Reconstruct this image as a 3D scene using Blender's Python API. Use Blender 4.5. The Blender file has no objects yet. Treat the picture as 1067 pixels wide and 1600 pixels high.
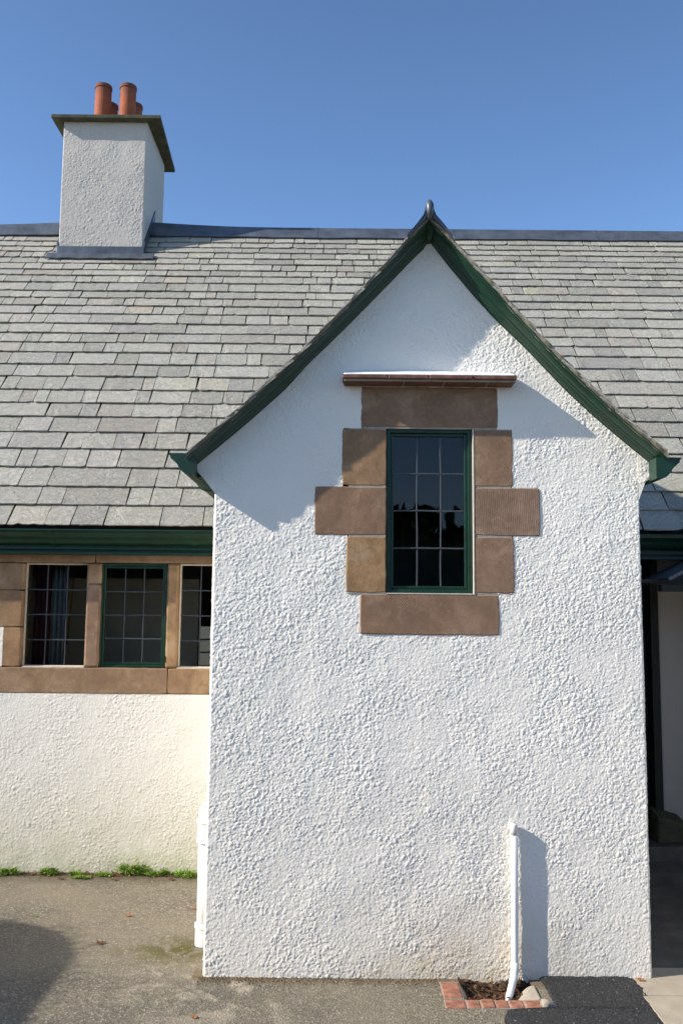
import bpy, math, random
import numpy as np
from mathutils import Vector, Matrix
R = math.radians
random.seed(7); rng = np.random.default_rng(11)
scn = bpy.context.scene

# ---------------------------------------------------------------- camera
cam_d = bpy.data.cameras.new('camera'); cam = bpy.data.objects.new('camera', cam_d)
scn.collection.objects.link(cam); scn.camera = cam
cam_d.sensor_fit = 'VERTICAL'; cam_d.sensor_height = 36.0; cam_d.sensor_width = 24.0
cam_d.lens = 1400.0/1600.0*36.0
cam_d.clip_start = 0.05; cam_d.clip_end = 2000
cam.matrix_world = (Matrix.Translation((0, -3.9, 1.517)) @ Matrix.Rotation(R(90+6.2), 4, 'X')
                    @ Matrix.Rotation(0.009, 4, 'Z'))
# ---------------------------------------------------------------- light
AZ, EL = R(75), R(32)            # azimuth away from the front wall's normal, elevation
SUN = Vector((-math.sin(AZ)*math.cos(EL), -math.cos(AZ)*math.cos(EL), math.sin(EL)))
world = bpy.data.worlds.new('World'); scn.world = world; world.use_nodes = True
wn = world.node_tree.nodes; wl = world.node_tree.links
sky = wn.new('ShaderNodeTexSky'); sky.sky_type = 'NISHITA'; sky.sun_disc = False
sky.sun_elevation = EL; sky.sun_rotation = R(255); sky.air_density = 0.75; sky.dust_density = 0.4; sky.ozone_density = 2.6
bg = wn['Background']; bg.inputs[1].default_value = 0.15
# the sky deepens steadily with height above the horizon, all the way round
tc = wn.new('ShaderNodeTexCoord'); sx = wn.new('ShaderNodeSeparateXYZ'); wl.new(tc.outputs['Generated'], sx.inputs[0])
dr_ = wn.new('ShaderNodeMapRange'); wl.new(sx.outputs[2], dr_.inputs[0])
for k_, v_ in zip((1, 2, 3, 4), (.28, .62, 1.0, .82)): dr_.inputs[k_].default_value = v_
hs = wn.new('ShaderNodeHueSaturation'); hs.inputs['Saturation'].default_value = 1.08; vt = wn.new('ShaderNodeVectorMath'); vt.operation = 'MULTIPLY'; vt.inputs[1].default_value = (1.04, 1.03, 1.02)
wl.new(sky.outputs[0], vt.inputs[0]); wl.new(vt.outputs[0], hs.inputs['Color'])
dk = wn.new('ShaderNodeVectorMath'); dk.operation = 'SCALE'; wl.new(hs.outputs[0], dk.inputs[0]); wl.new(dr_.outputs[0], dk.inputs['Scale']); wl.new(dk.outputs[0], bg.inputs[0])
sd = bpy.data.lights.new('sun', 'SUN'); sun = bpy.data.objects.new('sun', sd); scn.collection.objects.link(sun)
sd.energy = 4.3; sd.angle = R(0.6); sd.color = (1.0, 0.93, 0.83)
sun.rotation_euler = SUN.to_track_quat('Z', 'Y').to_euler()
vs = scn.view_settings; scn.display_settings.display_device = 'sRGB'
vs.view_transform = 'Standard'; vs.look = 'None'; vs.gamma = 1; vs.use_curve_mapping = False; vs.exposure = 0.72
scn.render.engine = 'CYCLES'

# ---------------------------------------------------------------- helpers
def link(o): scn.collection.objects.link(o); return o
def tag(o, label=None, cat=None, group=None, kind=None):
    if label: o['label'] = label
    if cat: o['category'] = cat
    if group: o['group'] = group
    if kind: o['kind'] = kind
    return o
def thing(name, label, cat, loc=(0, 0, 0), group=None, kind=None):
    o = link(bpy.data.objects.new(name, None)); o.location = loc; o.empty_display_size = .1
    return tag(o, label, cat, group, kind)
def attach(o, parent):
    """meshes are modelled in world coordinates; keep them there under a parent"""
    if parent is not None:
        o.parent = parent
        if parent.type == 'EMPTY': o.location = -parent.location
    return o
class MB:
    def __init__(s): s.v = []; s.f = []; s.c = []
    def add(s, vs_, fs, col=None):
        n = len(s.v); s.v += [tuple(v) for v in vs_]; s.f += [tuple(i+n for i in f) for f in fs]
        if col is not None: s.c += [col]*len(vs_)
    def box(s, x0, x1, y0, y1, z0, z1, col=None):
        s.add([(x0,y0,z0),(x1,y0,z0),(x1,y1,z0),(x0,y1,z0),(x0,y0,z1),(x1,y0,z1),(x1,y1,z1),(x0,y1,z1)],
              [(0,3,2,1),(4,5,6,7),(0,1,5,4),(1,2,6,5),(2,3,7,6),(3,0,4,7)], col)
    def tube(s, pts, r, n=20, cap=True):
        """round tube along a polyline; r a number or a list"""
        pts = [Vector(p) for p in pts]; rr = r if isinstance(r, (list, tuple)) else [r]*len(pts)
        vs_ = []; prev = None
        for i, p in enumerate(pts):
            t = (pts[min(i+1, len(pts)-1)]-pts[max(i-1, 0)]).normalized()
            a = prev if prev is not None else (Vector((1,0,0)) if abs(t.x) < .9 else Vector((0,1,0)))
            a = (a-t*a.dot(t)).normalized(); prev = a; b = t.cross(a)
            for k in range(n):
                th = 2*math.pi*k/n; vs_.append(p+a*(rr[i]*math.cos(th))+b*(rr[i]*math.sin(th)))
        fs = []
        for i in range(len(pts)-1):
            for k in range(n):
                k2 = (k+1) % n; fs.append((i*n+k, i*n+k2, (i+1)*n+k2, (i+1)*n+k))
        if cap: fs.append(tuple(range(n-1, -1, -1))); fs.append(tuple((len(pts)-1)*n+k for k in range(n)))
        s.add(vs_, fs)
    def sweep(s, rings, close=False, caps=True):
        """rings: list of equal-length point lists"""
        m = len(rings[0]); vs_ = [p for r_ in rings for p in r_]; fs = []
        for i in range(len(rings)-1):
            for k in range(m if close else m-1):
                k2 = (k+1) % m; fs.append((i*m+k, i*m+k2, (i+1)*m+k2, (i+1)*m+k))
        if caps and close: fs.append(tuple(range(m-1, -1, -1))); fs.append(tuple((len(rings)-1)*m+k for k in range(m)))
        s.add(vs_, fs)
    def build(s, name, mat, parent=None, smooth=False, bevel=0):
        me = bpy.data.meshes.new(name); me.from_pydata(s.v, [], s.f); me.update()
        if s.c:
            at = me.color_attributes.new('tone', 'FLOAT_COLOR', 'POINT')
            at.data.foreach_set('color', np.array([(*c, 1) for c in s.c], dtype=np.float32).ravel())
        me.materials.append(mat)
        if smooth: me.shade_smooth() if hasattr(me, 'shade_smooth') else None
        o = link(bpy.data.objects.new(name, me))
        if bevel:
            b = o.modifiers.new('bevel', 'BEVEL'); b.width = bevel; b.segments = 2; b.limit_method = 'ANGLE'
        return attach(o, parent)

# ---------------------------------------------------------------- materials
def mat(name, rough=.8, spec=.3):
    m = bpy.data.materials.new(name); m.use_nodes = True
    b = m.node_tree.nodes['Principled BSDF']; b.inputs['Roughness'].default_value = rough
    b.inputs['Specular IOR Level'].default_value = spec
    return m, m.node_tree.nodes, m.node_tree.links, b
def noise(N, L, scale, detail=6, rough=.6, coord=None, dist=0):
    n = N.new('ShaderNodeTexNoise'); n.inputs['Scale'].default_value = scale; n.inputs['Detail'].default_value = detail
    n.inputs['Roughness'].default_value = rough; n.inputs['Distortion'].default_value = dist
    if coord: L.new(coord, n.inputs['Vector'])
    return n.outputs['Fac']
def ramp(N, L, src, stops):
    r = N.new('ShaderNodeValToRGB'); e = r.color_ramp.elements
    while len(e) < len(stops): e.new(.5)
    for k, (p, c) in enumerate(stops):
        e[k].position = p; e[k].color = (*c, 1) if isinstance(c, tuple) else (c, c, c, 1)
    L.new(src, r.inputs[0]); return r.outputs[0]
def mix(N, L, fac, a, b, mode='MIX'):
    m = N.new('ShaderNodeMix'); m.data_type = 'RGBA'; m.blend_type = mode
    for sock, v in ((m.inputs['Factor'], fac), (m.inputs['A'], a), (m.inputs['B'], b)):
        if isinstance(v, (int, float)): sock.default_value = v
        elif isinstance(v, tuple): sock.default_value = (*v, 1)
        else: L.new(v, sock)
    return m.outputs['Result']
def math_(N, L, op, a, b=0.0, clamp=False):
    m = N.new('ShaderNodeMath'); m.operation = op; m.use_clamp = clamp
    for k, v in enumerate((a, b)):
        if isinstance(v, (int, float)): m.inputs[k].default_value = v
        else: L.new(v, m.inputs[k])
    return m.outputs[0]
def bump(N, L, b, h, strength, dist, prev=None):
    n = N.new('ShaderNodeBump'); n.inputs['Strength'].default_value = strength; n.inputs['Distance'].default_value = dist
    L.new(h, n.inputs['Height'])
    if prev: L.new(prev, n.inputs['Normal'])
    L.new(n.outputs[0], b.inputs['Normal']); return n.outputs[0]
def pos(N): return N.new('ShaderNodeNewGeometry').outputs['Position']
def sep(N, L, v):
    s = N.new('ShaderNodeSeparateXYZ'); L.new(v, s.inputs[0]); return s.outputs
def maprange(N, L, v, a, b, c=0., d=1.):
    m = N.new('ShaderNodeMapRange'); L.new(v, m.inputs[0])
    for k, x in zip((1, 2, 3, 4), (a, b, c, d)): m.inputs[k].default_value = x
    return m.outputs[0]
def stretch(N, L, v, s):
    m = N.new('ShaderNodeVectorMath'); m.operation = 'MULTIPLY'; L.new(v, m.inputs[0]); m.inputs[1].default_value = s
    return m.outputs[0]

def render_mat(name, base, stain, top, stain2=None):
    m, N, L, b = mat(name, .75, .25); p = pos(N); xyz = sep(N, L, p)
    big = noise(N, L, 1.7, 5, .6, p); mid = noise(N, L, 9, 5, .6, p)
    c = mix(N, L, ramp(N, L, big, [(.35, 0.), (.7, 1.)]), base, tuple(x*.93 for x in base))
    # splash-back staining near the ground, broken up by noise
    hgt = maprange(N, L, xyz[2], 0.0, top, 1, 0)
    hgt = math_(N, L, 'POWER', hgt, 2.0)
    f = math_(N, L, 'MULTIPLY', hgt, maprange(N, L, mid, .3, .7, .35, 1.15), True)
    if stain2:
        cx, w = stain2
        a = math_(N, L, 'ABSOLUTE', math_(N, L, 'SUBTRACT', xyz[0], cx)); a = maprange(N, L, a, 0, w, 1, .12)
        f = math_(N, L, 'MULTIPLY', f, a, True)
    c = mix(N, L, f, c, stain)
    L.new(c, b.inputs['Base Color'])
    h = noise(N, L, 210, 4, .65, p)
    bump(N, L, b, h, .6, .0025)
    return m
M_bay = render_mat('white_roughcast', (.89, .85, .76), (.58, .46, .28), .50, (.55, .65))
M_main = render_mat('cream_roughcast', (.80, .765, .685), (.52, .51, .36), .75)
M_chim = render_mat('chimney_roughcast', (.50, .47, .425), (.5, .48, .44), .01)

def slate_mat(name):
    m, N, L, b = mat(name, .62, .35); p = pos(N)
    at = N.new('ShaderNodeAttribute'); at.attribute_name = 'tone'; t = sep(N, L, at.outputs['Vector'])
    base = ramp(N, L, t[0], [(0, (.225, .222, .202)), (.25, (.255, .25, .218)), (.5, (.28, .272, .235)), (.75, (.252, .25, .232)), (.94, (.275, .255, .215)), (1, (.255, .242, .23))])
    off = N.new('ShaderNodeVectorMath'); off.operation = 'MULTIPLY_ADD'; L.new(at.outputs['Vector'], off.inputs[0]); off.inputs[1].default_value = (31, 17, 23); L.new(p, off.inputs[2])
    q = off.outputs[0]
    n1 = noise(N, L, 14, 8, .65, q, .6); n2 = noise(N, L, 70, 6, .7, q); n3 = noise(N, L, 5, 5, .6, p)
    c = mix(N, L, ramp(N, L, n1, [(.3, 0.), (.7, 1.)]), mix(N, L, .35, base, (.22, .21, .19)), base)
    c = mix(N, L, ramp(N, L, n2, [(.48, 0.), (.66, .75)]), c, (.38, .365, .32))
    c = mix(N, L, ramp(N, L, n2, [(.3, .8), (.44, 0.)]), c, (.17, .16, .14))
    # rust tint on some, moss tint on a few
    c = mix(N, L, math_(N, L, 'MULTIPLY', ramp(N, L, t[1], [(.93, 0.), (.99, .45)]), ramp(N, L, n1, [(.42, 0.), (.62, 1.)])), c, (.30, .21, .14))
    c = mix(N, L, math_(N, L, 'MULTIPLY', ramp(N, L, t[2], [(.93, 0.), (.98, .5)]), ramp(N, L, n3, [(.45, 0.), (.65, 1.)])), c, (.21, .22, .10))
    br = maprange(N, L, t[2], 0, 1, 1.06, 1.45)
    c2 = N.new('ShaderNodeVectorMath'); c2.operation = 'SCALE'; c = mix(N, L, 1., c, (1.01, 1.0, .96), 'MULTIPLY'); L.new(c, c2.inputs[0]); L.new(br, c2.inputs['Scale'])
    L.new(c2.outputs[0], b.inputs['Base Color'])
    # riven surface: thin stretched flakes and ridges
    r1 = noise(N, L, 9, 8, .7, stretch(N, L, q, (1, 2.2, 2.2)), 1.2)
    w = N.new('ShaderNodeTexVoronoi'); w.feature = 'DISTANCE_TO_EDGE'; w.inputs['Scale'].default_value = 9; L.new(stretch(N, L, q, (.7, 1.5, 1.5)), w.inputs['Vector'])
    e1 = ramp(N, L, w.outputs['Distance'], [(0, 0.), (.035, 1.)])
    pv = bump(N, L, b, r1, 1., .02); pv = bump(N, L, b, n2, .4, .003, pv)
    sel = ramp(N, L, t[1], [(.45, 1.), (.55, 0.)]); e2 = math_(N, L, 'MAXIMUM', e1, sel)
    bump(N, L, b, e2, .35, .003, pv)
    return m
M_slate = slate_mat('riven_slate')

def stone_mat():
    m, N, L, b = mat('red_sandstone', .85, .15); p = pos(N)
    at = N.new('ShaderNodeAttribute'); at.attribute_name = 'tone'; t = sep(N, L, at.outputs['Vector'])
    base = ramp(N, L, t[0], [(0, (.37, .215, .095)), (.35, (.31, .20, .115)), (.7, (.29, .175, .11)), (1, (.29, .19, .135))])
    n1 = noise(N, L, 5, 8, .6, p, .5); n2 = noise(N, L, 60, 6, .7, p); n4 = noise(N, L, 300, 3, .6, p)
    c = mix(N, L, ramp(N, L, n1, [(.35, .8), (.6, 0.)]), base, (.20, .13, .085))
    c = mix(N, L, ramp(N, L, n1, [(.52, 0.), (.75, .6)]), c, (.42, .32, .225))
    n5 = noise(N, L, 17, 8, .75, p, .8)
    c = mix(N, L, ramp(N, L, n5, [(.38, .42), (.52, 0.)]), c, (.17, .105, .065)); c = mix(N, L, ramp(N, L, n5, [(.55, 0.), (.68, .35)]), c, (.42, .30, .195))
    c = mix(N, L, ramp(N, L, n2, [(.62, 0.), (.7, .5)]), c, (.42, .35, .27))
    c = mix(N, L, ramp(N, L, n2, [(.25, .5), (.38, 0.)]), c, (.12, .08, .06))
    L.new(c, b.inputs['Base Color'])
    # tooled (droved) surface, diagonal
    rot = N.new('ShaderNodeVectorRotate'); rot.rotation_type = 'Y_AXIS'; L.new(p, rot.inputs['Vector'])
    L.new(math_(N, L, 'MULTIPLY', t[1], 2.2), rot.inputs['Angle'])
    wv = N.new('ShaderNodeTexWave'); wv.inputs['Scale'].default_value = 38; wv.inputs['Distortion'].default_value = 2.5; wv.inputs['Detail'].default_value = 3; wv.inputs['Detail Scale'].default_value = 6; wv.inputs['Detail Roughness'].default_value = .8
    L.new(rot.outputs[0], wv.inputs['Vector'])
    hh = math_(N, L, 'MULTIPLY', wv.outputs['Fac'], maprange(N, L, t[2], 0, 1, .08, 1.))
    pv = bump(N, L, b, hh, .4, .0018); pv = bump(N, L, b, n4, .4, .0012, pv); bump(N, L, b, noise(N, L, 22, 6, .7, p), .5, .004, pv)
    return m
M_stone = stone_mat()

def simple(name, col, rough=.6, spec=.4, var=.12, scale=8, bs=0, bd=.002, bscale=60, metal=0):
    m, N, L, b = mat(name, rough, spec); p = pos(N); n = noise(N, L, scale, 6, .65, p)
    L.new(mix(N, L, ramp(N, L, n, [(.3, 0.), (.7, 1.)]), tuple(c*(1-var) for c in col), tuple(min(1, c*(1+var)) for c in col)), b.inputs['Base Color'])
    b.inputs['Metallic'].default_value = metal
    if bs: bump(N, L, b, noise(N, L, bscale, 5, .65, p), bs, bd)
    return m
M_green = simple('green_gloss_paint', (.008, .036, .018), .36, .45, .3, 14, .12, .001, 120)
M_lead = simple('sheet_lead', (.10, .115, .135), .42, .5, .4, 7, .35, .006, 14, .35)
M_pot = simple('terracotta', (.42, .115, .055), .75, .2, .22, 9, .2, .002)
def sooty():
    m, N, L, b = mat('sooty_terracotta', .8, .2); p = pos(N); z = sep(N, L, p)[2]; n = noise(N, L, 16, 6, .7, p)
    c = mix(N, L, ramp(N, L, n, [(.3, 0.), (.7, 1.)]), (.26, .075, .04), (.40, .125, .06))
    f = maprange(N, L, math_(N, L, 'ADD', z, math_(N, L, 'MULTIPLY', n, .12)), 6.04, 6.18, 0, .8)
    c = mix(N, L, f, c, (.09, .05, .04)); L.new(c, b.inputs['Base Color']); bump(N, L, b, n, .3, .004); return m
M_pot = sooty()
M_cap = simple('weathered_concrete_cap', (.085, .085, .055), .9, .2, .45, 9, .5, .006, 40)
M_tile = simple('red_creasing_tile', (.15, .078, .058), .8, .2, .45, 25, .4, .003, 80)
M_white = simple('white_plastic_pipe', (.78, .77, .74), .4, .5, .07, 9)
M_fillet = simple('white_painted_mortar', (.80, .80, .79), .8, .2, .03, 20, .5, .006, 50)
M_putty = simple('cream_putty', (.62, .56, .46), .8, .2, .15, 40, .4, .002)
M_came = simple('lead_came', (.06, .068, .078), .45, .5, .25, 60)
M_mortar = simple('lime_mortar', (.34, .30, .24), .9, .1, .2, 30, .4, .002)
M_inside = simple('interior_plaster', (.38, .35, .30), .9, .1, .08, 4)
M_floor = simple('interior_floorboards', (.12, .08, .05), .6, .3, .2, 6)
M_red = simple('crimson_curtain_fabric', (.10, .02, .026), .9, .1, .2, 30)
M_net = simple('blue_white_curtain_fabric', (.24, .245, .24), .9, .1, .25, 45)
M_wood = simple('varnished_wood', (.30, .16, .05), .5, .4, .2, 12)
M_dark = simple('dark_painted_timber', (.012, .016, .013), .5, .3, .2, 12)
M_deck = simple('roof_felt', (.02, .02, .02), .95, .05, .2, 10)
M_verge = simple('verge_mortar', (.17, .155, .115), .9, .15, .4, 30, .6, .006, 60)
M_brick = simple('red_brick', (.30, .14, .095), .9, .1, .45, 22, .5, .004, 90)
M_leaf = simple('dead_leaf', (.30, .11, .035), .7, .3, .3, 90)
M_leafd = simple('dark_dead_leaf', (.10, .05, .025), .8, .2, .3, 90)
M_moss = simple('green_moss', (.15, .27, .035), .8, .2, .4, 60)
M_hedge = simple('dark_foliage', (.03, .055, .016), .7, .3, .4, 3)
M_bark = simple('bark', (.09, .07, .05), .9, .1, .3, 10)

def glass():
    m, N, L, b = mat('old_window_glass'); N.remove(b)
    out = N['Material Output']; tr = N.new('ShaderNodeBsdfTransparent'); tr.inputs[0].default_value = (.80, .84, .84, 1)
    gl = N.new('ShaderNodeBsdfGlossy'); gl.inputs['Roughness'].default_value = .015
    fr = N.new('ShaderNodeFresnel'); fr.inputs[0].default_value = 1.6
    bp = N.new('ShaderNodeBump'); bp.inputs['Strength'].default_value = .15; bp.inputs['Distance'].default_value = .01
    L.new(noise(N, L, 5, 1, .5, pos(N)), bp.inputs['Height']); L.new(bp.outputs[0], gl.inputs['Normal'])
    mx = N.new('ShaderNodeMixShader'); L.new(math_(N, L, 'MULTIPLY', fr.outputs[0], .8, True), mx.inputs[0]); L.new(tr.outputs[0], mx.inputs[1]); L.new(gl.outputs[0], mx.inputs[2])
    L.new(mx.outputs[0], out.inputs[0]); return m
M_glass = glass()

def tarmac():
    m, N, L, b = mat('worn_tarmac', .9, .2); p = pos(N)
    fine = noise(N, L, 190, 4, .7, p); vo = N.new('ShaderNodeTexVoronoi'); vo.inputs['Scale'].default_value = 130; L.new(p, vo.inputs['Vector'])
    big = noise(N, L, 1.6, 6, .6, p, .4); mid = noise(N, L, 6, 6, .65, p, .5)
    chips = ramp(N, L, sep(N, L, vo.outputs['Color'])[0], [(0, (.085, .078, .066)), (.5, (.15, .135, .11)), (.85, (.22, .20, .17)), (1, (.34, .32, .28))])
    c = mix(N, L, ramp(N, L, fine, [(.3, 0.), (.7, 1.)]), mix(N, L, .5, chips, (.11, .10, .085)), chips)
    c = mix(N, L, ramp(N, L, big, [(.4, 0.), (.65, .55)]), c, (.22, .195, .15))
    c = mix(N, L, ramp(N, L, mid, [(.2, .5), (.45, 0.)]), c, (.085, .078, .068))
    # pale spilt mortar and green algae beside the bay corner
    s = N.new('ShaderNodeVectorMath'); s.operation = 'DISTANCE'; L.new(p, s.inputs[0]); s.inputs[1].default_value = (-.45, -.08, 0)
    c = mix(N, L, math_(N, L, 'MULTIPLY', maprange(N, L, s.outputs['Value'], .1, .55, .75, 0), ramp(N, L, mid, [(.5, 0.), (.62, 1.)])), c, (.42, .37, .30))
    s2 = N.new('ShaderNodeVectorMath'); s2.operation = 'DISTANCE'; L.new(stretch(N, L, p, (.7, 1.2, 1)), s2.inputs[0]); s2.inputs[1].default_value = (-.49, .34, 0)
    c = mix(N, L, math_(N, L, 'MULTIPLY', maprange(N, L, s2.outputs['Value'], .05, .26, .9, 0), ramp(N, L, mid, [(.42, 0.), (.52, 1.)])), c, (.075, .07, .018))
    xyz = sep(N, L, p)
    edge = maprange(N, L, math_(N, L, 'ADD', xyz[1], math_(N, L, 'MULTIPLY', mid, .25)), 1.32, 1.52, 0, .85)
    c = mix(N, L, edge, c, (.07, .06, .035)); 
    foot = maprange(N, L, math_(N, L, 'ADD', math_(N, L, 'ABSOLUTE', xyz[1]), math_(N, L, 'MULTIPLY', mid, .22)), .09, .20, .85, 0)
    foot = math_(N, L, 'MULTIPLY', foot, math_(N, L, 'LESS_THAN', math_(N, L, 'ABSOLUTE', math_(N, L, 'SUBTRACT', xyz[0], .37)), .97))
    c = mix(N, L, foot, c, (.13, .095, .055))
    v2 = N.new('ShaderNodeTexVoronoi'); v2.inputs['Scale'].default_value = 55; L.new(p, v2.inputs['Vector'])
    big_chip = math_(N, L, 'MULTIPLY', math_(N, L, 'GREATER_THAN', sep(N, L, v2.outputs['Color'])[1], .93), math_(N, L, 'LESS_THAN', v2.outputs['Distance'], .3))
    c = mix(N, L, math_(N, L, 'MULTIPLY', big_chip, .6), c, (.34, .31, .27))
    c = mix(N, L, 1., c, (1.09, 1.05, .96), 'MULTIPLY')
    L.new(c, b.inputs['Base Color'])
    pv = bump(N, L, b, vo.outputs['Distance'], .7, .004); pv = bump(N, L, b, fine, .5, .003, pv); bump(N, L, b, mid, .4, .02, pv)
    return m
M_tarmac = tarmac()
def asphalt():
    m, N, L, b = mat('fresh_black_asphalt', .75, .35); p = pos(N)
    vo = N.new('ShaderNodeTexVoronoi'); vo.inputs['Scale'].default_value = 170; L.new(p, vo.inputs['Vector'])
    L.new(ramp(N, L, sep(N, L, vo.outputs['Color'])[0], [(0, .014), (.7, .03), (.99, .055), (1., .3)]), b.inputs['Base Color'])
    pv = bump(N, L, b, vo.outputs['Distance'], .8, .004); bump(N, L, b, noise(N, L, 60, 5, .7, p), .5, .006, pv); return m
M_asph = asphalt()
M_conc = simple('path_concrete', (.36, .31, .235), .9, .2, .14, 9, .45, .003, 120)
M_shaded_slab = simple('shade_darkened_slab', (.11, .10, .085), .8, .3, .3, 9, .45, .003, 60)  # colour darkened to stand for porch shade on the slabs and steps
M_soil = simple('leaf_litter_soil', (.07, .045, .03), .95, .1, .5, 40, .9, .02, 60)

# ---------------------------------------------------------------- roughcast relief (real geometry)
def smooth_noise(nz, nx, cell):
    gz, gx = int(nz/cell)+3, int(nx/cell)+3; g = rng.random((gz, gx))
    a = np.arange(nz)/cell; c = np.arange(nx)/cell; i = a.astype(int); j = c.astype(int)
    u = (a-i); v = (c-j); u = (u*u*(3-2*u))[:, None]; v = (v*v*(3-2*v))[None, :]
    return ((g[i][:, j]*(1-u)+g[i+1][:, j]*u)*(1-v)+(g[i][:, j+1]*(1-u)+g[i+1][:, j+1]*u)*v)
def roughcast(nz, nx, step, amp=1.0, density=1.0):
    H = np.zeros((nz, nx)); mask = smooth_noise(nz, nx, .16/step)*.6+smooth_noise(nz, nx, .05/step)*.4
    mask = np.clip(.55+(mask-.3)/.66, .55, 1.14)
    for rad, h, dens in ((.0030, .0015, 34000), (.0044, .0022, 17000), (.0064, .0029, 2600), (.0095, .0034, 160)):
        n = int(dens*density*nz*nx*step*step); zi = rng.random(n)*nz; xi = rng.random(n)*nx
        hh = h*(.5+.8*rng.random(n)); asp = .75+.5*rng.random(n); k = int(math.ceil(rad*1.4/step))
        i0 = zi.astype(int); j0 = xi.astype(int); hh = hh*mask[np.clip(i0, 0, nz-1), np.clip(j0, 0, nx-1)]
        for di in range(-k, k+2):
            for dj in range(-k, k+2):
                ii, jj = i0+di, j0+dj; ok = (ii >= 0) & (ii < nz) & (jj >= 0) & (jj < nx)
                d2 = (((ii-zi)*step*asp)**2+((jj-xi)*step/asp)**2)/rad**2
                val = hh*np.clip(1-d2, 0, 1)**.55; np.maximum.at(H, (ii[ok], jj[ok]), val[ok])
    H += .0012*smooth_noise(nz, nx, .012/step)*mask+.0006*rng.random((nz, nx))+.003*smooth_noise(nz, nx, .12/step)+.005*smooth_noise(nz, nx, .5/step)
    return H*amp*.92
def relief_wall(name, mt, parent, x0, x1, z0, z1, y, step, keep, amp=1.0, density=1.0, ragged=(True, True)):
    nx = int(round((x1-x0)/step))+1; nz = int(round((z1-z0)/step))+1
    X, Zz = np.meshgrid(np.linspace(x0, x1, nx), np.linspace(z0, z1, nz)); H = roughcast(nz, nx, step, amp, density)
    Yv = y-H
    # the arrises are rounded back and a little ragged
    rg = (smooth_noise(nz, 4, .02/step)[:, 0]-.5)*.007+(smooth_noise(nz, 4, .008/step)[:, 1]-.5)*.006
    if ragged is None: Yv[:, 0] = y; Yv[:, -1] = y; ragged = (False, False)
    lo = Zz[:, 0] < 2.075; rg = np.where(lo, rg, 0)
    if ragged[0]: X[:, 0] += rg; Yv[lo, 0] = y+.012; Yv[lo, 1] = y+.001
    if ragged[1]: X[:, -1] += rg; Yv[lo, -1] = y+.012; Yv[lo, -2] = y+.001
    idx = np.arange(nx*nz).reshape(nz, nx)
    q = np.stack([idx[:-1, :-1], idx[:-1, 1:], idx[1:, 1:], idx[1:, :-1]], -1)
    cx = (X[:-1, :-1]+X[1:, 1:])/2; cz = (Zz[:-1, :-1]+Zz[1:, 1:])/2
    q = q[keep(cx, cz)]
    used, inv = np.unique(q, return_inverse=True); co = np.stack([X.ravel(), Yv.ravel(), Zz.ravel()], -1)[used]
    return np_mesh(name, co, inv.reshape(-1, 4), mt, parent)
def np_mesh(name, co, q, mt, parent, smooth=True):
    me = bpy.data.meshes.new(name); k = q.shape[1]
    me.vertices.add(len(co)); me.vertices.foreach_set('co', co.astype(np.float32).ravel())
    me.loops.add(q.size); me.loops.foreach_set('vertex_index', q.astype(np.int32).ravel())
    me.polygons.add(len(q)); me.polygons.foreach_set('loop_start', (np.arange(len(q))*k).astype(np.int32))
    me.polygons.foreach_set('use_smooth', np.full(len(q), smooth)); me.update(calc_edges=True); me.validate()
    me.materials.append(mt); return attach(link(bpy.data.objects.new(name, me)), parent)

# ================================================================ GROUND
YW = 1.45                                   # face of the main wall; the gable bay's face is y = 0
gx0, gx1, gy0, gy1 = .497, .79, -.207, .03   # drain recess
g = MB(); B = 400
for (a, b_, c, d) in ((-B, gx0, -B, B), (gx1, B, -B, B), (gx0, gx1, -B, gy0), (gx0, gx1, gy1, B)):
    g.add([(a, c, 0), (b_, c, 0), (b_, d, 0), (a, d, 0)], [(0, 1, 2, 3)])
tag(g.build('ground', M_tarmac), kind='structure')
g = MB()
for (a, b_, c, d, e, f) in ((gx0-.01, gx0, gy0, gy1, -.12, -.002), (gx1, gx1+.01, gy0, gy1, -.12, -.002), (gx0, gx1, gy0-.01, gy0, -.12, -.002), (gx0-.01, gx1+.01, gy0-.01, gy1, -.13, -.12)):
    g.box(a, b_, c, d, e, f)
tag(g.build('drain_recess', M_soil), kind='structure')
# soil and litter lying in the recess: bumpy sheet
nx, ny = 40, 28; X, Yg = np.meshgrid(np.linspace(gx0, gx1, nx), np.linspace(gy0, gy1, ny))
Z = -.055+.03*smooth_noise(ny, nx, 5)+.012*rng.random((ny, nx))+.035*np.clip((Yg+.05)/.05, 0, 1)
idx = np.arange(nx*ny).reshape(ny, nx); q = np.stack([idx[:-1, :-1], idx[:-1, 1:], idx[1:, 1:], idx[1:, :-1]], -1).reshape(-1, 4)
o = np_mesh('leaf_litter', np.stack([X.ravel(), Yg.ravel(), Z.ravel()], -1), q, M_soil, None); tag(o, 'dark brown leaf litter lying in the drain recess', kind='stuff', cat='leaf litter')

# concrete path to the right: slabs as parts
path = tag(link(bpy.data.objects.new('path', None)), kind='structure')
cb = MB(); cb.box(1.2, 4.2, -3.2, 1.28, -.05, .001); cb.build('bedding', M_mortar, path)
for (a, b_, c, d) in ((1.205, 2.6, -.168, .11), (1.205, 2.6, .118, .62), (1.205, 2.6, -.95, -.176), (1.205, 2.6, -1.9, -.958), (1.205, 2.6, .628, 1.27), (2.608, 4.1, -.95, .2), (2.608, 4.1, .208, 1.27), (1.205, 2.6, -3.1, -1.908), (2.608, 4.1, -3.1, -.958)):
    s = MB(); s.box(a, b_, c, d, -.04, .009+random.random()*.003); s.build('slab', M_conc if c < .11 or a > 2 else M_shaded_slab, path, bevel=.003)  # slabs beyond the shadow edge get the shade-darkened colour
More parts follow.
